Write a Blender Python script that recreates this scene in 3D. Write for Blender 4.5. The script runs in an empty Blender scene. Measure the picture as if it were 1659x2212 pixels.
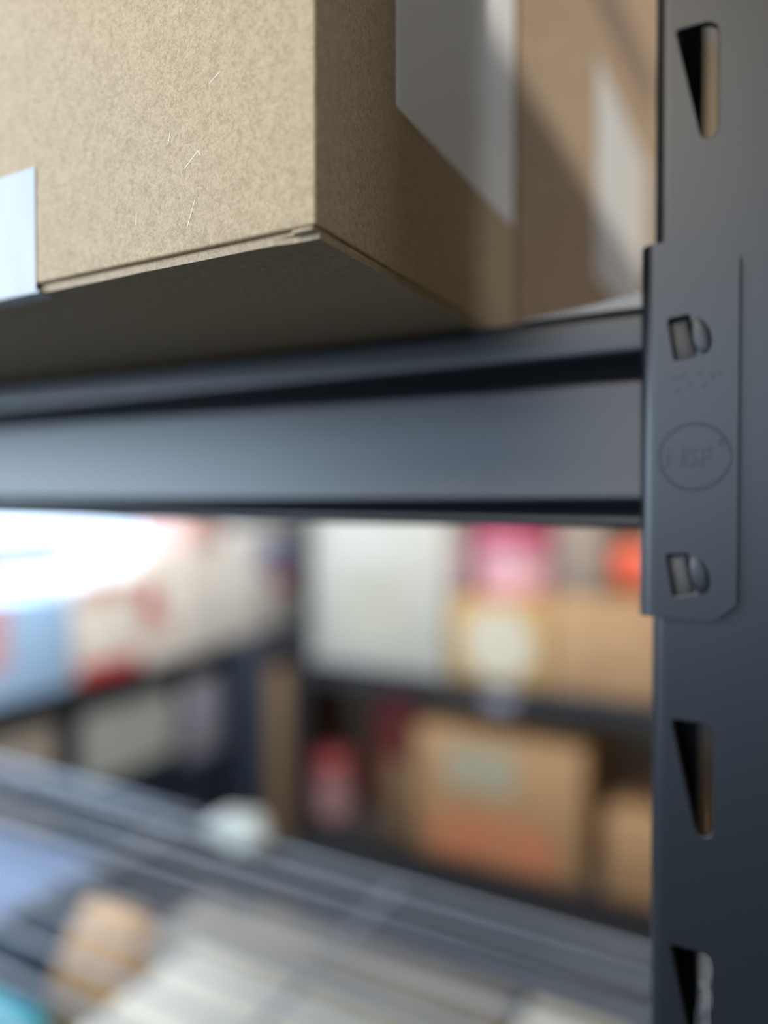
import bpy, bmesh, math, random
from mathutils import Vector, Matrix
random.seed(7)
S = bpy.context.scene
COL = S.collection
EYE = 1.2                                   # height of the lens above the floor

# ------------------------------------------------------------------ camera
TH = math.atan(846/1575); PH = math.radians(0.98)
FWD = Vector((-math.sin(TH)*math.cos(PH), math.cos(TH)*math.cos(PH), -math.sin(PH)))
RGT = Vector((math.cos(TH), math.sin(TH), 0)); UPV = RGT.cross(FWD)
cam_d = bpy.data.cameras.new('camera'); cam = bpy.data.objects.new('camera', cam_d); COL.objects.link(cam)
cam_d.sensor_fit = 'VERTICAL'; cam_d.sensor_height = 36; cam_d.lens = 1575/2212*36
cam_d.clip_start = 0.01; cam_d.clip_end = 60
cam.matrix_world = Matrix.Translation((0, 0, EYE)) @ Matrix((
    (RGT.x, UPV.x, -FWD.x), (RGT.y, UPV.y, -FWD.y), (RGT.z, UPV.z, -FWD.z))).to_4x4()
cam_d.dof.use_dof = True; cam_d.dof.focus_distance = 0.140; cam_d.dof.aperture_fstop = 2.95
S.camera = cam

# ------------------------------------------------------------------ world, lights, exposure
S.view_settings.view_transform = 'Standard'; S.view_settings.look = 'None'
S.view_settings.gamma = 1; S.view_settings.use_curve_mapping = False
S.view_settings.exposure = 0.0
w = bpy.data.worlds.new('sky'); S.world = w; w.use_nodes = True
w.node_tree.nodes['Background'].inputs[0].default_value = (0.62, 0.78, 1.0, 1)
w.node_tree.nodes['Background'].inputs[1].default_value = 5.0

def area(name, loc, target, sx, sy, power, color, spread=180):
    d = bpy.data.lights.new(name, 'AREA'); d.shape = 'RECTANGLE'; d.size = sx; d.size_y = sy
    d.energy = power; d.color = color; d.spread = math.radians(spread)
    o = bpy.data.objects.new(name, d); COL.objects.link(o); o.location = loc
    o.rotation_euler = (Vector(target)-Vector(loc)).to_track_quat('-Z', 'Y').to_euler()
    return o
area('garage_door_daylight', (-1.9, -0.75, 1.56), (-0.2, 0.0, 1.30), 2.1, 1.1, 95, (0.62, 0.80, 1.0))
area('ceiling_daylight', (-0.75, -1.5, 2.45), (-0.2, 0.2, 1.2), 1.5, 0.9, 40, (1.0, 0.88, 0.70))
area('aisle_fill', (-0.25, 0.55, 2.45), (-1.2, 1.1, 0.9), 1.2, 0.3, 42, (1.0, 0.95, 0.88))  # unseen fill added to brighten the boxes on the far shelves
area('window_skylight', (-2.16, 1.38, 1.45), (-1.0, 1.1, 1.0), 1.3, 0.8, 36, (0.52, 0.70, 1.0))
area('side_fill_light', (1.86, 1.35, 1.95), (0.0, 0.6, 1.3), 0.8, 0.6, 5.0, (1.0, 0.82, 0.60))  # unseen warm fill added to lift the cartons' right sides
sd = bpy.data.lights.new('low_sun', 'SUN'); sd.energy = 2.0; sd.angle = math.radians(0.55); sd.color = (1.0, 0.93, 0.82)
so = bpy.data.objects.new('low_sun', sd); COL.objects.link(so)
SUN = Vector((-0.88, -0.48, -0.14)); so.rotation_euler = SUN.to_track_quat('-Z', 'Y').to_euler(); so.location = (2.5, 1.6, 2.0)

# ------------------------------------------------------------------ materials
def nt(name):
    m = bpy.data.materials.new(name); m.use_nodes = True
    return m, m.node_tree, m.node_tree.nodes['Principled BSDF']

def mat(name, col, rough=0.6, col2=None, scale=30, stretch=(1, 1, 1), bump=0.0, bscale=200, bdist=0.001,
        metal=0, spec=0.5, detail=4, coat=0, lo=0.35, hi=0.65, sheen=0):
    m, t, b = nt(name); N, L = t.nodes, t.links
    b.inputs['Roughness'].default_value = rough; b.inputs['Metallic'].default_value = metal
    b.inputs['Specular IOR Level'].default_value = spec; b.inputs['Coat Weight'].default_value = coat
    b.inputs['Sheen Weight'].default_value = sheen
    b.inputs['Base Color'].default_value = (*col, 1)
    tc = N.new('ShaderNodeTexCoord'); mp = N.new('ShaderNodeMapping'); L.new(tc.outputs['Object'], mp.inputs[0])
    mp.inputs['Scale'].default_value = stretch
    if col2 is not None:
        n = N.new('ShaderNodeTexNoise'); n.inputs['Scale'].default_value = scale; n.inputs['Detail'].default_value = detail
        L.new(mp.outputs[0], n.inputs['Vector'])
        r = N.new('ShaderNodeValToRGB'); r.color_ramp.elements[0].position = lo; r.color_ramp.elements[1].position = hi
        r.color_ramp.elements[0].color = (*col, 1); r.color_ramp.elements[1].color = (*col2, 1)
        L.new(n.outputs['Fac'], r.inputs[0]); L.new(r.outputs[0], b.inputs['Base Color'])
    if bump:
        n = N.new('ShaderNodeTexNoise'); n.inputs['Scale'].default_value = bscale; n.inputs['Detail'].default_value = 2
        L.new(mp.outputs[0], n.inputs['Vector'])
        bp = N.new('ShaderNodeBump'); bp.inputs['Strength'].default_value = bump; bp.inputs['Distance'].default_value = bdist
        L.new(n.outputs['Fac'], bp.inputs['Height']); L.new(bp.outputs[0], b.inputs['Normal'])
    return m

def kraft(name, a, b_, k=1.0):
    """kraft liner: fine fibre grain, faint vertical flutes"""
    m, t, b = nt(name); N, L = t.nodes, t.links
    tc = N.new('ShaderNodeTexCoord')
    b.inputs['Roughness'].default_value = 0.62; b.inputs['Specular IOR Level'].default_value = 0.35
    n1 = N.new('ShaderNodeTexNoise'); n1.inputs['Scale'].default_value = 1500*k; n1.inputs['Detail'].default_value = 3
    n1.inputs['Distortion'].default_value = 1.2
    mp = N.new('ShaderNodeMapping'); mp.inputs['Scale'].default_value = (1, 1, 0.9)
    L.new(tc.outputs['Object'], mp.inputs[0]); L.new(mp.outputs[0], n1.inputs['Vector'])
    n2 = N.new('ShaderNodeTexNoise'); n2.inputs['Scale'].default_value = 420*k; n2.inputs['Detail'].default_value = 2
    mp2 = N.new('ShaderNodeMapping'); mp2.inputs['Scale'].default_value = (1.25, 1.25, 0.8)
    L.new(tc.outputs['Object'], mp2.inputs[0]); L.new(mp2.outputs[0], n2.inputs['Vector'])
    mx = N.new('ShaderNodeMath'); mx.operation = 'MULTIPLY_ADD'; mx.inputs[1].default_value = 0.22
    L.new(n2.outputs['Fac'], mx.inputs[0])
    mm = N.new('ShaderNodeMath'); mm.operation = 'MULTIPLY'; mm.inputs[1].default_value = 0.78
    L.new(n1.outputs['Fac'], mm.inputs[0]); L.new(mm.outputs[0], mx.inputs[2])
    r = N.new('ShaderNodeValToRGB'); r.color_ramp.elements[0].position = 0.36; r.color_ramp.elements[1].position = 0.62
    r.color_ramp.elements[0].color = (*a, 1); r.color_ramp.elements[1].color = (*b_, 1)
    L.new(mx.outputs[0], r.inputs[0]); L.new(r.outputs[0], b.inputs['Base Color'])
    bp = N.new('ShaderNodeBump'); bp.inputs['Strength'].default_value = 0.35; bp.inputs['Distance'].default_value = 0.00012
    L.new(mx.outputs[0], bp.inputs['Height']); L.new(bp.outputs[0], b.inputs['Normal'])
    return m

STEEL = mat('slate_powder_coat', (0.0045, 0.0062, 0.0095), 0.38, bump=0.16, bscale=2200, bdist=0.00014, spec=0.60)
STEEL_DARK = mat('dark_powder_coat', (0.012, 0.014, 0.020), 0.5, bump=0.1, bscale=600, spec=0.5)
WIRE = mat('grey_coated_wire', (0.26, 0.28, 0.32), 0.3, spec=0.8)
KRAFT = kraft('kraft_cardboard', (0.38, 0.275, 0.155), (0.58, 0.445, 0.275))
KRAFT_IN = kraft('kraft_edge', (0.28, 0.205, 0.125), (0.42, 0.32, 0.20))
KRAFT_DIM = kraft('kraft_cardboard_reddish', (0.30, 0.20, 0.115), (0.42, 0.29, 0.175), 0.2)
CARTON = mat('brown_carton', (0.40, 0.235, 0.115), 0.7, (0.46, 0.28, 0.14), 12)
CARTON_GOLD = mat('golden_brown_carton', (0.46, 0.29, 0.11), 0.65, (0.52, 0.34, 0.14), 12)
CARTON_DARK = mat('dark_brown_carton', (0.15, 0.095, 0.05), 0.75, (0.19, 0.12, 0.065), 10)
CARTON_GREY = mat('grey_brown_carton', (0.26, 0.20, 0.16), 0.7, (0.32, 0.25, 0.20), 10)
PAPER = mat('white_label_paper', (0.50, 0.52, 0.55), 0.55, (0.45, 0.48, 0.52), 160, stretch=(1, 1, .4))
PAPER_GREY = mat('grey_label_paper', (0.90, 0.91, 0.91), 0.35, (0.92, 0.92, 0.91), 30, coat=.5)
WHITE = mat('white_card', (0.50, 0.50, 0.46), 0.6, (0.46, 0.47, 0.42), 9)
WARMWHITE = mat('warm_white_card', (0.88, 0.84, 0.78), 0.5, (0.84, 0.80, 0.74), 9)
ROUND = mat('cream_round_label', (0.60, 0.56, 0.44), 0.55, (0.56, 0.52, 0.41), 8)
PALE_PRINT = mat('pale_beige_print', (0.46, 0.45, 0.37), 0.6, (0.43, 0.43, 0.35), 9)
CREAM = mat('cream_card', (0.74, 0.71, 0.58), 0.55, (0.70, 0.67, 0.55), 8)
GREYLAB = mat('pale_grey_green_plastic', (0.38, 0.41, 0.39), 0.5, (0.33, 0.36, 0.34), 8)
OLIVE_LABEL = mat('faded_olive_label', (0.42, 0.40, 0.29), 0.6, (0.38, 0.36, 0.26), 8)
LILAC = mat('lilac_grey_card', (0.36, 0.36, 0.43), 0.6, (0.30, 0.30, 0.37), 8)
NAVY = mat('navy_plastic', (0.016, 0.024, 0.042), 0.45, (0.022, 0.03, 0.05), 6)
BLUEBOX = mat('light_blue_card', (0.38, 0.62, 0.95), 0.5, (0.43, 0.66, 0.96), 6)
PINK = mat('pink_plastic', (0.80, 0.40, 0.48), 0.45, (0.72, 0.42, 0.45), 14)
MAGENTA = mat('magenta_plastic', (0.42, 0.05, 0.12), 0.4, (0.50, 0.08, 0.16), 14)
MAUVE = mat('mauve_card', (0.42, 0.29, 0.29), 0.6, (0.48, 0.33, 0.33), 12)
RED = mat('red_print', (0.50, 0.02, 0.03), 0.5, (0.56, 0.03, 0.04), 20)
DULLRED = mat('dull_red_fabric', (0.20, 0.03, 0.03), 0.8, (0.26, 0.05, 0.04), 30)
ORANGE = mat('orange_red_rubber', (0.78, 0.12, 0.06), 0.45, (0.82, 0.16, 0.08), 20)
ORANGE_PRINT = mat('orange_print', (0.56, 0.20, 0.10), 0.7, (0.50, 0.22, 0.11), 20)
BLUSH = mat('blush_print', (0.66, 0.40, 0.36), 0.6, (0.70, 0.46, 0.40), 20)
TAN = mat('tan_paper', (0.62, 0.42, 0.25), 0.7, (0.54, 0.36, 0.22), 18, bump=0.6, bscale=30, bdist=0.01)
BEIGE = mat('beige_card', (0.33, 0.30, 0.25), 0.7, (0.28, 0.255, 0.22), 9)
TEAL = mat('teal_plastic', (0.04, 0.36, 0.46), 0.35, (0.05, 0.42, 0.52), 6)
BLUETOTE = mat('steel_blue_plastic', (0.15, 0.24, 0.42), 0.5, (0.12, 0.19, 0.34), 9)
LAVENDER = mat('lavender_blue_card', (0.36, 0.38, 0.62), 0.6, (0.42, 0.42, 0.66), 12)
BOARD = mat('dark_shelf_board', (0.035, 0.032, 0.034), 0.7, (0.05, 0.045, 0.045), 20)
WALL = mat('plywood_wall', (0.16, 0.115, 0.065), 0.8, (0.20, 0.145, 0.085), 3, stretch=(1, 1, .2))
CEIL = mat('ceiling_paint', (0.50, 0.49, 0.47), 0.9, (0.55, 0.54, 0.52), 3)
FLOOR = mat('concrete_floor', (0.030, 0.031, 0.035), 0.8, (0.045, 0.046, 0.05), 5, bump=0.2, bscale=40)
FRAME = mat('window_frame_paint', (0.7, 0.7, 0.68), 0.5, (0.74, 0.74, 0.72), 8)
gm, gt, gb = nt('window_pane_glass'); GLASS = gm
gtr = gt.nodes.new('ShaderNodeBsdfTransparent'); ggl = gt.nodes.new('ShaderNodeBsdfGlossy'); ggl.inputs['Roughness'].default_value = 0.02
gmx = gt.nodes.new('ShaderNodeMixShader'); gmx.inputs[0].default_value = 0.06
gt.links.new(gtr.outputs[0], gmx.inputs[1]); gt.links.new(ggl.outputs[0], gmx.inputs[2])
gt.links.new(gmx.outputs[0], gt.nodes['Material Output'].inputs['Surface'])

# ------------------------------------------------------------------ mesh helpers (z is height above the floor)
def finish(name, bm, m, parent=None, loc=None, smooth=True, ang=35):
    bmesh.ops.recalc_face_normals(bm, faces=bm.faces[:])
    me = bpy.data.meshes.new(name); bm.to_mesh(me); bm.free()
    if smooth:
        for p in me.polygons: p.use_smooth = True
        me.set_sharp_from_angle(angle=math.radians(ang))
    me.materials.append(m)
    o = bpy.data.objects.new(name, me); COL.objects.link(o)
    if parent is not None: o.parent = parent
    if loc is not None: o.location = loc
    return o

def weighted(o):
    m = o.modifiers.new('weighted_normal', 'WEIGHTED_NORMAL'); m.mode = 'FACE_AREA'; m.weight = 100; m.keep_sharp = True
    return o

def tag(o, label=None, cat=None, group=None, kind=None):
    if label: o['label'] = label
    if cat: o['category'] = cat
    if group: o['group'] = group
    if kind: o['kind'] = kind
    return o

def thing(name, loc, label, cat, rz=0, group=None):
    o = bpy.data.objects.new(name, None); COL.objects.link(o); o.location = loc; o.rotation_euler = (0, 0, rz)
    o.empty_display_size = 0.05
    return tag(o, label, cat, group)

def add_box(bm, x0, x1, y0, y1, z0, z1, bev=0.0, seg=2):
    r = bmesh.ops.create_cube(bm, size=1)
    vs = r['verts']
    for v in vs:
        v.co = Vector(((x0+x1)/2+v.co.x*(x1-x0), (y0+y1)/2+v.co.y*(y1-y0), (z0+z1)/2+v.co.z*(z1-z0)))
    if bev:
        es = list({e for v in vs for e in v.link_edges})
        bmesh.ops.bevel(bm, geom=es, offset=bev, segments=seg, affect='EDGES', profile=0.5)
    return bm

def box(name, x0, x1, y0, y1, z0, z1, m, parent=None, bev=0.001, seg=2):
    return finish(name, add_box(bmesh.new(), x0, x1, y0, y1, z0, z1, bev, seg), m, parent)

def sweep(bm, prof, axis, a, b, closed=True):
    """profile of 2D points swept straight along 'x' (prof = y,z), 'y' (prof = x,z) or 'z' (prof = x,y)"""
    def P(p, t):
        return {'x': (t, p[0], p[1]), 'y': (p[0], t, p[1]), 'z': (p[0], p[1], t)}[axis]
    A = [bm.verts.new(P(p, a)) for p in prof]; B = [bm.verts.new(P(p, b)) for p in prof]
    n = len(prof)
    for i in range(n if closed else n-1):
        j = (i+1) % n; bm.faces.new((A[i], A[j], B[j], B[i]))
    if closed:
        bm.faces.new(A); bm.faces.new(B[::-1])
    return bm

def arc(cx, cy, r, a0, a1, n=6):
    return [(cx+r*math.cos(math.radians(a0+(a1-a0)*i/n)), cy+r*math.sin(math.radians(a0+(a1-a0)*i/n))) for i in range(n+1)]

def offset_line(pts, t):
    """thicken an open polyline to a closed profile by t to its left"""
    out = []
    for i, p in enumerate(pts):
        a = Vector(pts[max(0, i-1)]); b = Vector(pts[min(len(pts)-1, i+1)])
        d = (b-a).normalized(); out.append((p[0]-d.y*t, p[1]+d.x*t))
    return list(pts)+out[::-1]

def rounded(poly, r, n=3):
    """round every corner of a 2D polygon"""
    out = []; N = len(poly)
    for i in range(N):
        p = Vector(poly[i]); a = Vector(poly[i-1]); b = Vector(poly[(i+1) % N])
        rr = min(r, (a-p).length*0.45, (b-p).length*0.45)
        s = p+(a-p).normalized()*rr; e = p+(b-p).normalized()*rr
        for k in range(n+1):
            t = k/n; q = s*(1-t)**2+p*2*t*(1-t)+e*t*t; out.append((q.x, q.y))
    return out

def grow(poly, d):
    """move a closed 2D outline outwards by d"""
    n = len(poly); out = []
    area = sum(poly[i][0]*poly[(i+1) % n][1]-poly[(i+1) % n][0]*poly[i][1] for i in range(n))
    sg = 1 if area > 0 else -1
    for i in range(n):
        p = Vector(poly[i]); u = (p-Vector(poly[i-1])).normalized(); v = (Vector(poly[(i+1) % n])-p).normalized()
        m = (Vector((u.y, -u.x))+Vector((v.y, -v.x)))*sg
        m = m.normalized(); k = d/max(.6, m.dot(Vector((u.y, -u.x))*sg))
        out.append((p.x+m.x*k, p.y+m.y*k))
    return out

def sheet_with_holes(bm, outer, holes, y0, y1, bev=0.0003, sides=True):
    """flat steel in the x-z plane between y0 (front) and y1 (back), holes punched through with softly rounded rims"""
    def loop(pts, y): return [bm.verts.new((p[0], y, p[1])) for p in pts]
    def ring(A, B):
        for i in range(len(A)): bm.faces.new((A[i], A[(i+1) % len(A)], B[(i+1) % len(A)], B[i]))
    def fill(loops):
        ed = []
        for vs in loops: ed += [bm.edges.get((vs[i], vs[(i+1) % len(vs)])) or bm.edges.new((vs[i], vs[(i+1) % len(vs)])) for i in range(len(vs))]
        bmesh.ops.triangle_fill(bm, use_beauty=True, use_dissolve=False, edges=ed)
    fo, bo = loop(outer, y0), loop(outer, y1); 
    if sides: ring(fo, bo)
    ff, bb_ = [fo], [bo]
    for h in holes:
        A = loop(grow(h, bev), y0); B = loop(grow(h, bev*.3), y0+bev*.3); C_ = loop(h, y0+bev); D_ = loop(h, y1)
        ring(A, B); ring(B, C_); ring(C_, D_); ff.append(A); bb_.append(D_)
    fill(ff); fill(bb_)
    return bm

def copy_tree(o, parent=None):
    c = o.copy(); COL.objects.link(c)
    if parent is not None: c.parent = parent
    for ch in [x for x in bpy.data.objects if x.parent == o]: copy_tree(ch, c)
    return c

# ------------------------------------------------------------------ the room
def struct(name, bm, m):
    return tag(finish(name, bm, m, smooth=False), kind='structure')
X0, X1, Y0, Y1, H = -2.0, 1.7, -2.4, 2.35, 2.55
struct('floor', add_box(bmesh.new(), X0-.1, X1+.1, Y0-.1, Y1+.1, -.1, 0), FLOOR)
struct('ceiling', add_box(bmesh.new(), X0-.1, X1+.1, Y0-.1, Y1+.1, H, H+.1), CEIL)
struct('wall_back', add_box(bmesh.new(), X0-.1, X1+.1, Y1, Y1+.1, 0, H), WALL)
RY0, RY1, RZ0, RZ1 = 0.95, 1.75, EYE+.412, 2.25    # added unseen window in the right wall; its sill cuts the sun's shade line
bm = bmesh.new()
add_box(bm, X1, X1+.1, Y0, RY0, 0, H); add_box(bm, X1, X1+.1, RY1, Y1, 0, H)
add_box(bm, X1, X1+.1, RY0, RY1, 0, RZ0); add_box(bm, X1, X1+.1, RY0, RY1, RZ1, H)
struct('wall_right', bm, WALL)
bm = bmesh.new()
for a, b, c_, d in ((RY0, RY0+.03, RZ0, RZ1), (RY1-.03, RY1, RZ0, RZ1), (RY0+.03, RY1-.03, RZ1-.03, RZ1)):
    add_box(bm, X1+.02, X1+.07, a, b, c_, d)
struct('sun_cut_window', bm, FRAME)
struct('ground', add_box(bmesh.new(), -25, 25, -30, 25, -.3, -.1), FLOOR)
WY0, WY1, WZ0, WZ1 = 0.75, 2.02, 0.985, 1.75      # the window in the left wall
bm = bmesh.new()
add_box(bm, X0-.1, X0, Y0, WY0, 0, H); add_box(bm, X0-.1, X0, WY1, Y1, 0, H)
add_box(bm, X0-.1, X0, WY0, WY1, 0, WZ0); add_box(bm, X0-.1, X0, WY0, WY1, WZ1, H)
struct('wall_left', bm, WALL)
bm = bmesh.new()
for a, b, c_, d in ((WY0, WY0+.03, WZ0, WZ1), (WY1-.03, WY1, WZ0, WZ1), (WY0+.03, WY1-.03, WZ0, WZ0+.02), (WY0+.03, WY1-.03, WZ1-.03, WZ1)):
    add_box(bm, X0-.07, X0-.02, a, b, c_, d)
win = struct('window_1', bm, FRAME)
finish('window_pane', add_box(bmesh.new(), X0-.05, X0-.046, WY0+.03, WY1-.03, WZ0+.02, WZ1-.03), GLASS, win, smooth=False)
# front wall with the garage door opening, behind the camera
bm = bmesh.new()
add_box(bm, X0-.1, X0+.15, Y0-.1, Y0, 0, H); add_box(bm, 0.3, X1+.1, Y0-.1, Y0, 0, H); add_box(bm, X0+.15, 0.3, Y0-.1, Y0, 2.2, H)
struct('wall_front', bm, WALL)

# ------------------------------------------------------------------ shelving: shared pieces, local x to the left is negative, y into the unit
PITCH = 0.0520
def slot_outline(zt, mirror=None):
    p = [(0.0046, zt), (0.0108, zt), (0.0128, zt-.0009), (0.0133, zt-.0027), (0.0133, zt-.0240), (0.0125, zt-.0254), (0.0108, zt-.0254), (0.0099, zt-.0244)]
    q = [(a-.038, b) for a, b in p]
    if mirror: q = [(-.038-a, b) for a, b in q][::-1]
    return rounded(q, 0.0007, 2)

def weld(bm, xs):
    """join the folded sides to the flat front where they meet"""
    bm.normal_update()
    kill = [f for f in bm.faces if any(all(abs(v.co.x-x) < 1e-6 for v in f.verts) for x in xs)]
    bmesh.ops.delete(bm, geom=kill, context='FACES_ONLY')
    bmesh.ops.remove_doubles(bm, verts=bm.verts, dist=2e-6)
    return bm

def post_mesh(height, slots, z_phase, face=1):
    """one upright of folded sheet; slots face -y; x from -.038 to 0, y from 0 to .037"""
    bm = bmesh.new(); t = 0.0016; r = 0.0030; W = 0.038; D = 0.037
    if slots:
        zs = [z_phase+PITCH*k for k in range(-30, 40) if 0.03 < z_phase+PITCH*k-.0254 and z_phase+PITCH*k < height-.01]
        cuts = [0]+[(a+b)/2-.0127 for a, b in zip(zs, zs[1:])]+[height]
        for z, c0, c1 in zip(zs, cuts, cuts[1:]):
            sheet_with_holes(bm, [(-W+r+.0008, c0), (-r-.0008, c0), (-r-.0008, c1), (-W+r+.0008, c1)], [slot_outline(z)], 0, t, 0.00028, sides=False)
    else:
        add_box(bm, -W+r, -r, 0, t, 0, height)
    # bend, side and lip, each side
    left = [(-W+r+.0008, 0)]+arc(-W+r, r, r, 270, 180, 9)+[(-W, D-r)]+arc(-W+r, D-r, r, 180, 90, 5)+[(-W+.0078, D)]
    prof = offset_line(left, -t)
    sweep(bm, prof, 'z', 0, height)
    sweep(bm, [(-W-p[0], p[1]) for p in prof], 'z', 0, height)
    bmesh.ops.remove_doubles(bm, verts=bm.verts, dist=2e-6)
    return bm

def beam_profile():
    """closed outline (y, z); z = 0 at the bottom edge, 0.0525 at the top"""
    front = [(0.0155, 0.0515), (0.0095, 0.0525)] + arc(0.0028, 0.0497, 0.0028, 90, 180, 6) + \
        [(0.0, 0.0440)] + arc(0.0020, 0.0432, 0.0020, 180, 262, 4) + [(0.0062, 0.0392)] + arc(0.0100, 0.0352, 0.0030, 120, 180, 4) + \
        [(0.0073, 0.0090)] + arc(0.0086, 0.0080, 0.0016, 180, 250, 3) + [(0.0098, 0.0052), (0.0062, 0.0034)] + arc(0.0062, 0.0018, 0.0018, 120, 270, 5)
    back = [(0.0155, 0.0)]
    return [(max(a, -0.001), b) for a, b in front+back]

def make_beam(name, L, parent, y, z, facing=1, m=None, axis='x', x_off=0.0):
    pr = beam_profile()
    if axis == 'x':
        bm = sweep(bmesh.new(), [(y+facing*a, z+b) for a, b in pr], 'x', -L+.0112, -.0385)
    return finish(name, bm, m or STEEL, parent)

def end_plate_mesh(zc, mirror=False):
    """beam end plate, local to the unit: front flange over the post, bend and side flange; zc = height of the eye level"""
    bm = bmesh.new(); xl = -0.0406; r = 0.0034; t = 0.0021; y0 = -0.0025
    zt, zb = zc+.0578, zc-.0267
    xr = xl+.0205
    r0 = r+.0006
    outer = [(xl+r0, zb), (xr-.0042, zb), (xr, zb+.0040), (xr, zt-.0046), (xr-.0046, zt), (xl+r0, zt)]
    outer = [outer[0]]+rounded(outer, 0.0008, 2)[3:-3]+[outer[-1]]
    def hole(z): return rounded([(xl+.0064, z+.0086), (xl+.0106, z+.0090), (xl+.0122, z+.0004), (xl+.0078, z-.0004)], 0.0004, 2)
    sheet_with_holes(bm, outer, [hole(zc+.0317), hole(zc-.0212)], y0, y0+t, 0.00045)
    # rounded front rim on top, right and bottom: a thin bead follows the outline
    left = [(xl+r0, y0)]+arc(xl+r, y0+r, r, 270, 180, 9)+[(xl, 0.034)]
    sweep(bm, offset_line(left, -t), 'z', zb, zt)
    return weld(bm, (xl+r0,))

def lug(parent, zc, z):
    """pressed bulge beside a punched window and the hook tab seen in it"""
    bm = bmesh.new(); bmesh.ops.create_uvsphere(bm, u_segments=20, v_segments=12, radius=1)
    for v in bm.verts:
        x, y, q = v.co
        v.co = Vector((-.0406+.0128+x*(.0024 if x > 0 else .0016)-q*.0008, -.00235+y*.0005, zc+z+.0043+q*.0042))
    o = finish('pressed_bulge', bm, STEEL, parent)
    bm = bmesh.new(); add_box(bm, -.0406+.0066, -.0406+.0102, -.0009, -.0003, zc+z-.0020, zc+z+.0080, .0002)
    for v in bm.verts: v.co.x += -(v.co.z-(zc+z))*0.16+.0010
    finish('hook_tab', bm, HOOK, parent)

HOOK = mat('worn_zinc_hook', (0.055, 0.053, 0.050), 0.55, (0.075, 0.07, 0.065), 300, metal=0.3)

def wire_deck_mesh(L, D, z, du=0.0345, dv=0.30, rad=0.0021):
    """wire grid: rods along x with cross rods under them; z = top of the rods"""
    bm = bmesh.new()
    def rod(a, b, r=rad, n=8):
        a, b = Vector(a), Vector(b); d = (b-a)
        res = bmesh.ops.create_cone(bm, cap_ends=True, segments=n, radius1=r, radius2=r, depth=d.length)
        q = d.to_track_quat('Z', 'Y').to_matrix()
        for v in res['verts']: v.co = q @ v.co+(a+b)/2
    n = int((D-.05)/du)
    for i in range(n+1):
        y = .028+(D-.056)*i/n; rod((-L+.05, y, z-rad), (-.060, y, z-rad))
    k = max(2, int(round((L-.1)/dv)))
    for i in range(k+1):
        x = -L+.055+(L-.105)*i/k; rod((x, .012, z-rad*3), (x, D-.012, z-rad*3), rad*1.25)
    return bm

def shelving_unit(name, loc, rz, L, D, height, levels, label, decks='wire', detailed=False, z_phase=0.0, m=STEEL, group=None):
    """levels: heights of the beam tops"""
    u = thing(name, loc, label, 'shelving', rz, group)
    p1 = weighted(finish('post', post_mesh(height, True, z_phase), m, u, smooth=True, ang=15))
    for (x, rot, y) in ((-L, 0, 0),):
        q = p1.copy(); COL.objects.link(q); q.parent = u; q.location = (-L+.038, 0, 0)
    for x in (-.038, -L):
        q = p1.copy(); COL.objects.link(q); q.parent = u; q.location = (x, D, 0); q.rotation_euler = (0, 0, math.pi)
    for z in levels:
        make_beam('front_beam', L, u, 0.003, z-.0525, 1, m)
        make_beam('rear_beam', L, u, D-.003, z-.0525, -1, m)
        for x0 in (-.034, -L+.006):
            bm = bmesh.new(); add_box(bm, x0, x0+.028, .040, D-.040, z-.045, z-.010, .002)
            finish('side_beam', bm, m, u)
        if decks == 'wire':
            finish('wire_deck', wire_deck_mesh(L, D, z-.001), WIRE, u)
        else:
            box('shelf_board', -L+.04, -.04, .014, D-.014, z-.016, z-.003, BOARD, u)
    return u

# the unit the camera stands at: front right upright at the right of the picture
UX = 0.0128; UY = 0.1775
LV = EYE+.0453
front = shelving_unit('shelving_unit', (UX, UY, 0), 0, 1.22, .46, 1.83, [LV, EYE-.362, EYE-.79, ],
    'slate steel shelving unit with slotted upright and wire decks, close in front at right', 'wire', z_phase=EYE+.1056)
for o in [x for x in bpy.data.objects if x.parent == front and x.name.startswith('front_beam')]: pass
plate = weighted(finish('end_plate', end_plate_mesh(EYE), STEEL, front, ang=15))
plate['label'] = 'slate beam end plate with two punched windows and embossed mark'
lug(plate, EYE, .0317); lug(plate, EYE, -.0212)
# round embossed mark with lettering
def text_mesh(body, size, depth, bevel=0.00004):
    cu = bpy.data.curves.new('lettering', 'FONT'); cu.body = body; cu.size = size; cu.extrude = depth; cu.bevel_depth = bevel
    cu.align_x = 'CENTER'; cu.align_y = 'CENTER'; cu.offset = 0.00010
    o = bpy.data.objects.new('tmp', cu); COL.objects.link(o)
    dg = bpy.context.evaluated_depsgraph_get(); me = bpy.data.meshes.new_from_object(o.evaluated_get(dg))
    bm = bmesh.new(); bm.from_mesh(me); bpy.data.objects.remove(o); bpy.data.curves.remove(cu); bpy.data.meshes.remove(me)
    return bm
bm = bmesh.new()
n, m2 = 48, 6; rings = []
for i in range(n):
    a = 2*math.pi*i/n; ring = []
    for j in range(m2):
        b = 2*math.pi*j/m2; rr = .0073+.00028*math.cos(b)
        ring.append(bm.verts.new((rr*math.cos(a), .00012*math.sin(b), rr*math.sin(a))))
    rings.append(ring)
for i in range(n):
    for j in range(m2):
        bm.faces.new((rings[i][j], rings[(i+1) % n][j], rings[(i+1) % n][(j+1) % m2], rings[i][(j+1) % m2]))
MK = (-.0406+.0118, -.0025, EYE+.0095)
finish('embossed_ring', bm, STEEL, plate, MK)
bm = text_mesh('NSF', .0056, .00030)
bmesh.ops.rotate(bm, verts=bm.verts, cent=(0, 0, 0), matrix=Matrix.Rotation(math.pi/2, 3, 'X'))
finish('embossed_lettering', bm, STEEL, plate, (MK[0]-.0016, MK[1], MK[2]-.0002), smooth=False)
bm = bmesh.new()
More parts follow.
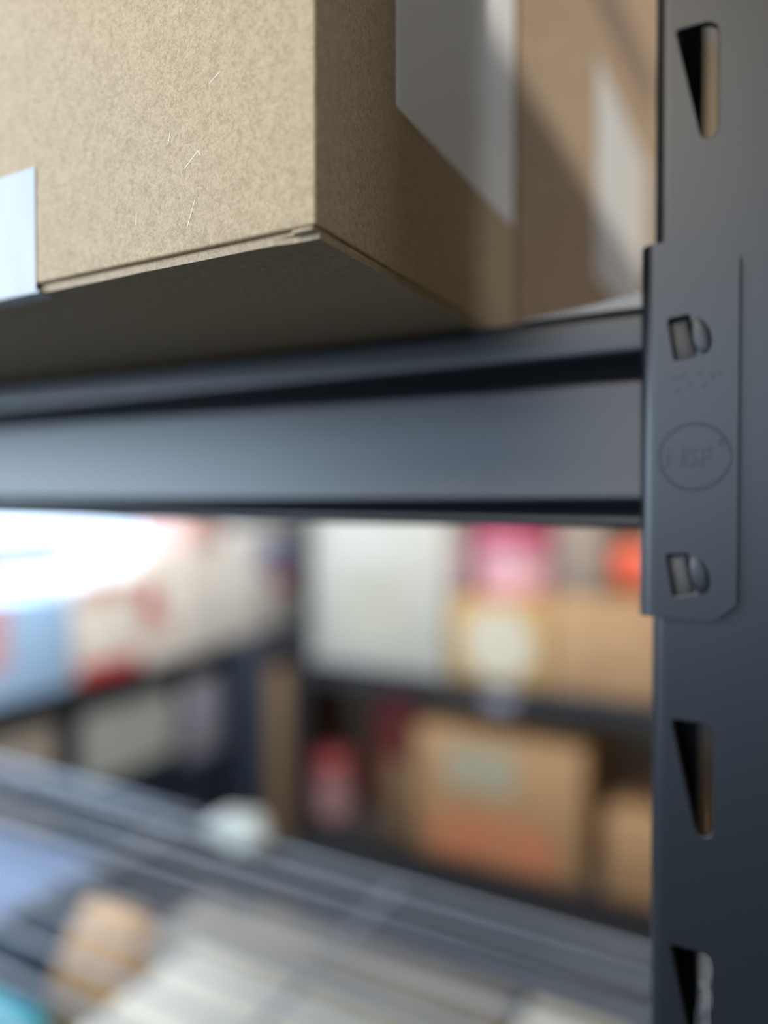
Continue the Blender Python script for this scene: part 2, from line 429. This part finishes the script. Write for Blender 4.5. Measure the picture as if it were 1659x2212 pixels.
for x, z, w_, h_ in ((.0052, .0030, .0006, .0013), (.0060, .0036, .0010, .0004), (.0062, .0028, .0010, .0004), (.0067, .0022, .0004, .0012)):
    add_box(bm, x-w_/2, x+w_/2, -.00012, .0003, z-h_/2, z+h_/2, .00008, 1)
finish('embossed_symbol', bm, STEEL, plate, MK)
bm = bmesh.new()
for x, z, w_, h_ in ((-.0040, .0176, .0014, .0004), (-.0024, .0180, .0010, .0004), (.0010, .0184, .0012, .0004), (.0036, .0176, .0007, .0012), (.0020, .0156, .0005, .0010), (-.0008, .0160, .0004, .0010), (-.0034, .0150, .0011, .0004), (.0050, .0180, .0006, .0010)):
    add_box(bm, x-w_/2, x+w_/2, -.00010, .0003, z-h_/2, z+h_/2, .00008, 1)
finish('stamped_marks', bm, STEEL, plate, MK)

# added white stubs standing in for glints on the lower deck's rear rods
glint_m = mat('white_rod_glint', (.88, .87, .80), .4, (.84, .83, .77), 60)
n_r = int((.46-.05)/.0345)
for i in range(n_r-4, n_r+1):
    y = .028+(.46-.056)*i/n_r
    bm = bmesh.new(); bmesh.ops.create_cone(bm, cap_ends=True, segments=14, radius1=.0026, radius2=.0022, depth=.007)
    bmesh.ops.rotate(bm, verts=bm.verts, cent=(0, 0, 0), matrix=Matrix.Rotation(math.pi/2, 3, 'Y'))
    c_ = finish('rod_glint_stub', bm, glint_m, front, (-.0610, y, EYE-.362-.001-.0021))
    c_['label'] = 'white stub standing in for a glint on the rod end'

# ------------------------------------------------------------------ cartons on the upper deck
BXU, BXV, BXH = -.0702, .1058, EYE+.0456
def corrugated_box(name, x0, x1, y0, y1, z0, z1, m, label, flap=True):
    t = thing(name, ((x0+x1)/2, (y0+y1)/2, z0), label, 'box')
    cx, cy = (x0+x1)/2, (y0+y1)/2; hx, hy, hz = (x1-x0)/2, (y1-y0)/2, z1-z0
    g = .0019 if flap else 0
    bm = bmesh.new(); add_box(bm, -hx, hx, -hy, hy, g, hz, .0006, 3)
    # slightly uneven long edges, as cut board has
    finish('carton_body', bm, m, t, ang=50)
    if flap:
        bm = bmesh.new(); N = 60
        rng = random.Random(3)
        # outer bottom flap, its rough cut edge just under the front panel
        xs = [-hx+.004+(2*hx-.0098-.004)*i/N for i in range(N+1)]
        fr = [(x, -hy+.0009+rng.uniform(-.00012, .00018)) for x in xs]
        fr += [(hx-.0057, -hy+.0017), (hx-.0004, -hy+.0017)]; N += 2
        v0 = [bm.verts.new((x, y, 0.0)) for x, y in fr]; v1 = [bm.verts.new((x, y, .0011+rng.uniform(-.0001, .0001))) for x, y in fr]
        b0 = [bm.verts.new((x, hy-.002, 0.0)) for x, y in fr]; b1 = [bm.verts.new((x, hy-.002, .0011)) for x, y in fr]
        for i in range(N):
            bm.faces.new((v0[i], v0[i+1], v1[i+1], v1[i])); bm.faces.new((v1[i], v1[i+1], b1[i+1], b1[i])); bm.faces.new((b0[i], b0[i+1], v0[i+1], v0[i]))
            bm.faces.new((b0[i], b1[i], b1[i+1], b0[i+1]))
        bm.faces.new((v0[0], v1[0], b1[0], b0[0])); bm.faces.new((v0[N], b0[N], b1[N], v1[N]))
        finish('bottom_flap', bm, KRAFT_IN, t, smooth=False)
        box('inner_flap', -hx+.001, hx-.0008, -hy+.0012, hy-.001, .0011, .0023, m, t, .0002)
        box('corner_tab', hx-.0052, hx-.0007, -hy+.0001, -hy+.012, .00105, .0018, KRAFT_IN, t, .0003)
    return t
b1 = corrugated_box('cardboard_box', -.47, BXU, BXV, .2145, BXH, EYE+.335, KRAFT,
    'pale kraft cardboard box at top left whose near corner juts over the steel beam')
loc = b1.location
def side_label(parent, y0, y1, z0, z1, m, name, zt=None, zt2=None):
    """thin sticker on the carton's right side, given in room coordinates"""
    L = parent.location; bm = bmesh.new(); x = BXU-L.x
    pr = [(y0-L.y, z0-L.z), (y1-L.y, z0-L.z), (y1-L.y, (zt2 or z1)-L.z), (y0-L.y, (zt or z1)-L.z)]
    sweep(bm, rounded(pr, .0012, 3), 'x', x-.0002, x+.0003)
    return finish(name, bm, m, parent)
s1 = side_label(b1, .1360, .2120, EYE+.0815, EYE+.30, PAPER_GREY, 'side_label'); s1['label'] = 'large light grey sticker on the right side'
# front label that folds round the bottom edge
bm = bmesh.new(); L0 = b1.location
xr = -.1435-L0.x
sweep(bm, [(xr-.06, EYE+.0457-L0.z), (xr, EYE+.0457-L0.z), (xr, EYE+.0728-L0.z), (xr-.06, EYE+.0728-L0.z)], 'y', BXV-L0.y-.00025, BXV-L0.y+.0001)
sweep(bm, [(BXV-L0.y-.00025, .0004), (BXV-L0.y-.0001, -.0002), (BXV-L0.y+.004, -.0003), (BXV-L0.y+.004, -.0001), (BXV-L0.y+.0001, .0004)], 'x', xr-.06, xr+.0008)
fl = finish('front_label', bm, PAPER, b1, smooth=False); fl['label'] = 'white paper label folded under the bottom edge'
# faint loose fibres on the kraft face
bm = bmesh.new()
for (fx, fz, L_, a) in ((-.0985, .0645, .0042, 38), (-.0965, .0655, .0014, -50), (-.0985, .0545, .0050, 68), (-.113, .0560, .0022, 80), (-.0925, .0785, .0030, 30), (-.104, .0700, .0026, 75)):
    r = bmesh.ops.create_cube(bm, size=1)
    for v in r['verts']:
        p = Vector((v.co.x*L_, v.co.y*.0001, v.co.z*.00022)); p.rotate(Matrix.Rotation(-math.radians(a), 3, 'Y'))
        v.co = p+Vector((fx-L0.x, BXV-L0.y, EYE+fz-L0.z))
finish('loose_fibres', bm, mat('pale_fibre', (.75, .62, .42), .6), b1, smooth=False)

b2 = corrugated_box('cardboard_box', -.42, BXU+.0002, .2165, .612, BXH, EYE+.36, KRAFT_DIM,
    'reddish brown cardboard box behind the pale kraft box, partly hidden by the steel upright', flap=False)
lb = side_label(b2, .326, .463, EYE+.0985, EYE+.2, PAPER_GREY, 'side_label', EYE+.193, EYE+.200); lb['label'] = 'blurred pale label near the upright'
SHADOW_BAND = mat('brown_shadow_band', (0.24, 0.155, 0.10), 0.4, (0.27, 0.18, 0.12), 40)  # slanting shadow put into the colour as a darker brown strip
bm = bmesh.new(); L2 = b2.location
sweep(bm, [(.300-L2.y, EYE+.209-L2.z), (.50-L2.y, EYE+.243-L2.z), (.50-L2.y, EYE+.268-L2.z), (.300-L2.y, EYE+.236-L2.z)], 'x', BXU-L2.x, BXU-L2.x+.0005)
finish('shadow_strip', bm, SHADOW_BAND, b2, smooth=False)
# added pale strip standing in for the highlight along the beam's top lip
bm = bmesh.new(); N = 14; top = []; bot = []
for i in range(N+1):
    s = i/N; x = -.058+(.0315)*s; h = .0003+.0036*s**1.5
    top.append((x, EYE+.0456+h)); bot.append((x, EYE+.0456))
sweep(bm, bot+top[::-1], 'y', UY+.004, UY+.20)
sh = finish('lip_highlight_strip', bm, mat('pale_lip_highlight', (.44, .42, .39), .6, (.40, .38, .36), 40))
tag(sh, 'thin off-white strip standing in for the lit beam lip beside the end plate, behind the kraft box', 'packing sheet')

# ------------------------------------------------------------------ placing from the eye: a point on a plane seen at picture position (px, py)
def ray(px, py): return FWD+RGT*((px-829.5)/1575)-UPV*((py-1106)/1575)
def on_y(px, py, y):
    d = ray(px, py); p = d*(y/d.y); return Vector((p.x, p.y, p.z+EYE))
def on_x(px, py, x):
    d = ray(px, py); p = d*(x/d.x); return Vector((p.x, p.y, p.z+EYE))
def on_z(px, py, z):
    d = ray(px, py); p = d*((z-EYE)/d.z); return Vector((p.x, p.y, p.z+EYE))

# ------------------------------------------------------------------ units across the aisle
LEV2 = EYE-.402; LEV3 = EYE-.812; LEV1 = EYE+.26
ubk = shelving_unit('shelving_unit', (.32, 1.50, 0), 0, 1.39, .45, 1.83, [LEV2, LEV3, LEV1, .15],
    'dark steel shelving unit against the back wall, holding the white and brown boxes', 'board', z_phase=.1, m=STEEL_DARK)
ult = shelving_unit('shelving_unit', (-1.32, 1.98, 0), math.pi/2, 1.85, .45, 1.83, [LEV2, LEV3, .15],
    'dark steel shelving unit along the left wall under the bright window', 'board', z_phase=.1, m=STEEL_DARK)
for b in [x for x in bpy.data.objects if x.parent == ubk and x.name.startswith('front_beam')][:1]:
    p = on_y(1080, 1510, 1.503)
    t_ = box('shelf_tag', p.x-.03, p.x+.03, 1.499-.001, 1.4995+.003, p.z-.024, p.z+.010, LILAC)
    t_.parent = ubk; t_.location = (-.32, -1.50, 0); t_['label'] = 'pale tag clipped to the beam'

def carton(name, x0, x1, y0, y1, z0, z1, m, label, cat='box', lid=True, bev=.003, group=None):
    t = thing(name, ((x0+x1)/2, (y0+y1)/2, z0), label, cat, group=group)
    hx, hy = (x1-x0)/2, (y1-y0)/2; h = z1-z0
    box('carton_body', -hx, hx, -hy, hy, 0, h-.001, m, t, bev)
    if lid:
        for s in (-1, 1):
            box('lid_flap', -hx+.001, hx-.001, (0.0005 if s > 0 else -hy+.001), (hy-.001 if s > 0 else -.0005), h-.001, h+.002, m, t, .0006)
    return t
def patch(parent, axis, at, a0, a1, z0, z1, m, name, round_=0.0, n=3):
    """print or label lying on a side of a carton, in room coordinates"""
    L = parent.location; bm = bmesh.new()
    if round_ == 'disc':
        ca, cz, r = (a0+a1)/2, (z0+z1)/2, (a1-a0)/2
        pr = [(ca+r*math.cos(2*math.pi*i/32), cz+r*math.sin(2*math.pi*i/32)) for i in range(32)]
    else:
        pr = [(a0, z0), (a1, z0), (a1, z1), (a0, z1)]
        if round_: pr = rounded(pr, round_, n)
    k = 0 if axis == 'y' else 1
    pr = [(p[0]-L[k], p[1]-L.z) for p in pr]
    base = at-(L.y if axis == 'y' else L.x)
    sg = -1 if axis == 'y' else 1
    sweep(bm, pr, axis, base+sg*.0015, base)
    return finish(name, bm, m, parent, smooth=False)

S2 = LEV2-.0028; S3 = LEV3-.0028; YB = 1.522
def X(px, y=YB): return on_y(px, 1300, y).x
def Z(px, py, y=YB): return on_y(px, py, y).z
# upper shelf of the back unit
wb = carton('white_box', X(672), X(962), YB, YB+.30, S2, EYE+.03, WHITE, 'tall white box on the back shelf, left of the gold-brown box')
patch(wb, 'y', YB, X(745), X(880), Z(800, 1390), Z(800, 1230), PALE_PRINT, 'printed_panel', .01)
gb_ = carton('brown_box', X(972), X(1186), YB, YB+.28, S2, Z(1080, 1298), CARTON_GOLD, 'gold-brown box with a round cream label on the back shelf')
p = on_y(1078, 1392, YB); patch(gb_, 'y', YB, p.x-.078, p.x+.078, p.z-.078, p.z+.078, ROUND, 'round_label', 'disc')
tb = carton('brown_box', X(1194), X(1480), YB, YB+.30, S2, Z(1290, 1288), CARTON, 'plain tan box on the back shelf beside the steel upright, right of the gold-brown box')
gz = tb.location.z+(Z(1290, 1288)-S2)+.0022
gbx = carton('grey_brown_box', X(1198), X(1306), YB, YB+.2, gz, gz+.16, CARTON_GREY, 'small grey-brown box on top of the plain tan box')
# pink tub with magenta lid, mauve box beside it
def lathe(name, prof, m, parent=None, loc=(0, 0, 0), n=32):
    bm = bmesh.new(); rings = []
    for r, z in prof:
        rings.append([bm.verts.new((r*math.cos(2*math.pi*i/n), r*math.sin(2*math.pi*i/n), z)) for i in range(n)])
    for a, b in zip(rings, rings[1:]):
        for i in range(n): bm.faces.new((a[i], a[(i+1) % n], b[(i+1) % n], b[i]))
    bm.faces.new(rings[0]); bm.faces.new(rings[-1][::-1])
    return finish(name, bm, m, parent, loc, ang=40)
zt = S2+(Z(1080, 1298)-S2)+.0025
pk = on_y(1100, 1240, YB+.11)
tub = thing('pink_tub', (pk.x+.02, YB+.11, zt), 'round pink tub with a magenta lid standing on the gold-brown box', 'tub')
lathe('tub_body', [(.080, 0), (.090, .010), (.098, .115), (.098, .118)], PINK, tub)
lathe('tub_lid', [(.102, .112), (.104, .117), (.104, .150), (.098, .158), (.05, .160)], MAGENTA, tub)
mv = carton('mauve_box', X(972), X(1000), YB, YB+.06, zt, zt+.12, MAUVE, 'small mauve box beside the pink tub on the gold-brown box')
# orange-red ball
bp_ = on_y(1372, 1208, YB+.07)
def ball(name, loc, r, m, label, cat='ball', squash=1.0, parts=True):
    t = thing(name, (loc[0], loc[1], loc[2]-r*squash), label, cat)
    bm = bmesh.new(); bmesh.ops.create_uvsphere(bm, u_segments=32, v_segments=20, radius=r)
    for v in bm.verts: v.co.z = v.co.z*squash+r*squash
    finish('ball_skin', bm, m, t)
    bm = bmesh.new(); bmesh.ops.create_cone(bm, cap_ends=True, segments=12, radius1=r*.07, radius2=r*.05, depth=.003)
    for v in bm.verts: v.co.z += 2*r*squash
    finish('valve', bm, NAVY, t)
    return t
rb = .052; tz = tb.location.z+(Z(1290, 1288)-S2)+.0022
ball('rubber_ball', (bp_.x, YB+.07, tz+rb), rb, ORANGE, 'orange-red ball on the plain tan box right beside the steel upright')

# lower shelf of the back unit
carton('tall_box', -1.148, -1.084, 1.50, 1.80, .0003, Z(630, 1455, 1.50), CARTON_DARK, 'tall dark brown box on the floor in the gap between the far shelving units')
gbag = thing('red_bag', (X(772), YB+.22, S3), 'dull red bag leaning behind the pink ball on the lower back shelf', 'bag')
bm = bmesh.new(); add_box(bm, -.06, .06, -.05, .05, 0, .34, .02, 3)
bmesh.ops.subdivide_edges(bm, edges=bm.edges[:], cuts=2, use_grid_fill=True)
for v in bm.verts:
    k = v.co.z/.34; v.co.y *= 1-.7*k*k; v.co.x += .008*math.sin(v.co.z*40)
finish('bag_body', bm, DULLRED, gbag)
bm = bmesh.new(); sweep(bm, offset_line(arc(0, .335, .03, 0, 180, 10), .004), 'y', -.004, .004); finish('bag_handle', bm, DULLRED, gbag)
q = on_y(690, 1700, YB-.0)
jar = thing('pink_jar', (q.x, YB+.07, S3), 'pink jar with a red lid on the lower back shelf beside the red bag', 'jar')
jh = q.z-S3
lathe('jar_body', [(.045, 0), (.056, .01), (.056, jh-.02), (.050, jh+.03)], mat('dusty_pink_glass', (.30, .17, .17), .4, (.34, .19, .19), 20), jar)
lathe('jar_lid', [(.053, jh+.02), (.054, jh+.055), (.048, jh+.062)], mat('dark_pink_red_lid', (.30, .05, .06), .4, (.34, .06, .07), 20), jar)
carton('olive_brown_box', X(822), X(880), YB+.02, YB+.25, S3, Z(830, 1660), CARTON_DARK, 'small olive brown box just left of the wide carton on the lower back shelf')
wc = carton('wide_carton', X(898), X(1262), YB, YB+.33, S3, Z(1100, 1600), CARTON, 'wide brown carton with faded orange print on the lower back shelf')
patch(wc, 'y', YB, X(965), X(1115), Z(1040, 1710), Z(1040, 1615), OLIVE_LABEL, 'pale_label', .008)
patch(wc, 'y', YB, X(930), X(1200), S3+.012, Z(1060, 1770), ORANGE_PRINT, 'orange_print_band', .008)
topz = Z(1100, 1600)+.0022
carton('dark_brown_box', X(840), X(985), YB+.14, YB+.30, topz, topz+.075, CARTON_DARK, 'flat dark brown box on top of the wide carton') if X(840) > X(898) else \
    carton('dark_brown_box', X(900), X(1010), YB+.10, YB+.30, topz, topz+.06, CARTON_DARK, 'flat dark brown box on top of the wide carton')
carton('small_carton', X(1308), X(1500), YB, YB+.3, S3, Z(1380, 1775), CARTON, 'small brown carton behind the steel upright on the lower back shelf')

# ------------------------------------------------------------------ left wall unit: fronts lie in the plane x = -1.335
XL = -1.343
def Yl(px, py=1300): return on_x(px, py, XL).y
def Zl(px, py): return on_x(px, py, XL).z
bb = carton('light_blue_box', XL-.26, XL, Yl(-60), Yl(150), S2, Zl(90, 1290), BLUEBOX, 'light blue box at the left edge of the shelf under the bright window')
patch(bb, 'x', XL, Yl(-60), Yl(16), Zl(0, 1450), Zl(0, 1295), PINK, 'pink_panel')
rw = carton('white_box', XL-.28, XL, Yl(164), Yl(300), S2, Zl(230, 1255), WARMWHITE, 'white box with a deep red stripe along its foot, right of the light blue box')
patch(rw, 'x', XL, Yl(166), Yl(298), S2+.004, S2+.038, RED, 'red_stripe')
patch(rw, 'x', XL, Yl(166), Yl(290), Zl(220, 1300), Zl(220, 1262), BLUSH, 'blush_band')
w2 = carton('white_box', XL-.28, XL, Yl(304), Yl(480), S2, Zl(390, 1190), WARMWHITE, 'white box with a faded red mark in the middle of the left wall shelf')
patch(w2, 'x', XL, Yl(306), Yl(345), Zl(325, 1330), Zl(325, 1262), RED, 'red_mark', .012)
patch(w2, 'x', XL, Yl(306), Yl(370), Zl(330, 1370), Zl(330, 1335), BLUSH, 'blush_mark', .01)
w3 = carton('white_box', XL-.28, XL, Yl(484), Yl(632), S2, Zl(560, 1150), WARMWHITE, 'white box with a red corner mark at the far end of the left wall shelf')
patch(w3, 'x', XL, Yl(592), Yl(630), Zl(610, 1272), Zl(610, 1232), RED, 'red_mark', .008)
patch(w3, 'x', XL, Yl(560), Yl(630), Zl(600, 1228), Zl(600, 1165), LAVENDER, 'lavender_panel', .006)
zz = Zl(390, 1190)+.0022
carton('blush_box', XL-.20, XL, Yl(415), Yl(482), zz, EYE+.02, BLUSH, 'pale pink box stacked on the white box with the faded red mark')
zz = Zl(560, 1150)+.0022
# lower shelf of the left wall unit
gw = carton('grey_white_box', XL-.25, XL, Yl(-60), Yl(118), S3, Zl(60, 1545), BEIGE, 'warm grey box on the lower left wall shelf at the picture edge')
def tote(name, y0, y1, z0, z1, label, m=NAVY, x1=XL, depth=.32):
    t = thing(name, (x1-depth/2, (y0+y1)/2, z0), label, 'storage bin'); hy = (y1-y0)/2; hx = depth/2; h = z1-z0
    bm = bmesh.new(); add_box(bm, -hx, hx, -hy, hy, 0, h-.02, .012, 3)
    for v in bm.verts:
        k = .93+.07*v.co.z/h; v.co.x *= k; v.co.y *= k
    finish('bin_body', bm, m, t)
    box('bin_lid', -hx-.003, hx+.003, -hy-.003, hy+.003, h-.024, h, m, t, .006, 3)
    box('bin_handle', hx-.02, hx-.001, -.05, .05, h-.075, h-.05, m, t, .004)
    return t
t1 = tote('storage_bin', Yl(150), Yl(398), S3, Zl(280, 1478), 'dark navy lidded bin with a pale grey-green panel on the left wall shelf')
patch(t1, 'x', XL-.002, Yl(175), Yl(375), Zl(270, 1665), Zl(270, 1520), GREYLAB, 'pale_panel', .02)
tote('tall_bin', 1.50, 1.80, .0003, on_y(600, 1400, 1.5).z, 'tall navy lidded bin on the floor left of the tall dark brown box', NAVY, -1.157, .145)
t2 = tote('storage_bin', Yl(406), Yl(560), S3, Zl(480, 1615), 'small dark navy lidded bin under the lilac box on the left wall shelf')
zz = Zl(480, 1615)+.0012
carton('lilac_box', XL-.25, XL-.005, Yl(412), Yl(525), zz, Zl(470, 1440), LILAC, 'lilac-grey box on top of the small navy bin')

# ------------------------------------------------------------------ things on and under the lower wire deck of the front unit
DZ = EYE-.362-.001
# crumpled white cloth at the rear edge of the lower wire deck
def crumple(name, loc, rx, ry, rz_, m, label, cat, seed=1, amp=.25):
    rng = random.Random(seed); bm = bmesh.new(); bmesh.ops.create_icosphere(bm, subdivisions=4, radius=1)
    dirs = [Vector((rng.gauss(0, 1), rng.gauss(0, 1), rng.gauss(0, 1))).normalized() for _ in range(14)]
    for v in bm.verts:
        n_ = v.co.normalized(); k = 1+amp*max(n_.dot(d)**9 for d in dirs)-amp*.6*max(n_.dot(-d)**17 for d in dirs)
        v.co = Vector((n_.x*rx*k, n_.y*ry*k, max(n_.z*rz_*k, -rz_*.85)+rz_*.85))
    return tag(finish(name, bm, m, None, loc, ang=180), label, cat)
cz = on_z(532, 1815, DZ)
crumple('crumpled_cloth', (cz.x, min(cz.y, .60), DZ+.001), .036, .020, .017, GREYLAB, 'crumpled off-white cloth at the rear edge of the lower wire deck', 'cloth', 4)

BZ = EYE-.79-.0005      # bottom wire deck
TOP = EYE-.425
carton('beige_carton', -.535, -.19, .515, .598, BZ, TOP, BEIGE, 'long beige carton under the rear of the lower wire deck, behind the cream box')
cb = carton('cream_box', -.475, -.225, .30, .508, BZ, TOP+.01, CREAM, 'bright cream box under the lower wire deck at the bottom edge of the picture')
patch(cb, 'y', .30, -.46, -.36, TOP-.16, TOP-.02, LAVENDER, 'blue_panel')
carton('cream_box', -.180, -.095, .40, .598, BZ, TOP, CREAM, 'narrow cream box under the lower wire deck nearest the steel upright')
crumple('paper_sack', (-.612, .532, BZ), .072, .062, .20, TAN, 'rounded tan paper sack seen through the lower wire deck, left of the beige carton', 'sack', 9, .12)
tt = tote('teal_bin', .20, .392, BZ, TOP, 'teal plastic bin under the lower wire deck at the bottom left corner', TEAL, -.525, .20)
bt = tote('blue_bin', .41, .60, BZ, TOP, 'steel-blue plastic bin under the lower wire deck left of the tan paper sack', BLUETOTE, -.70, .42)
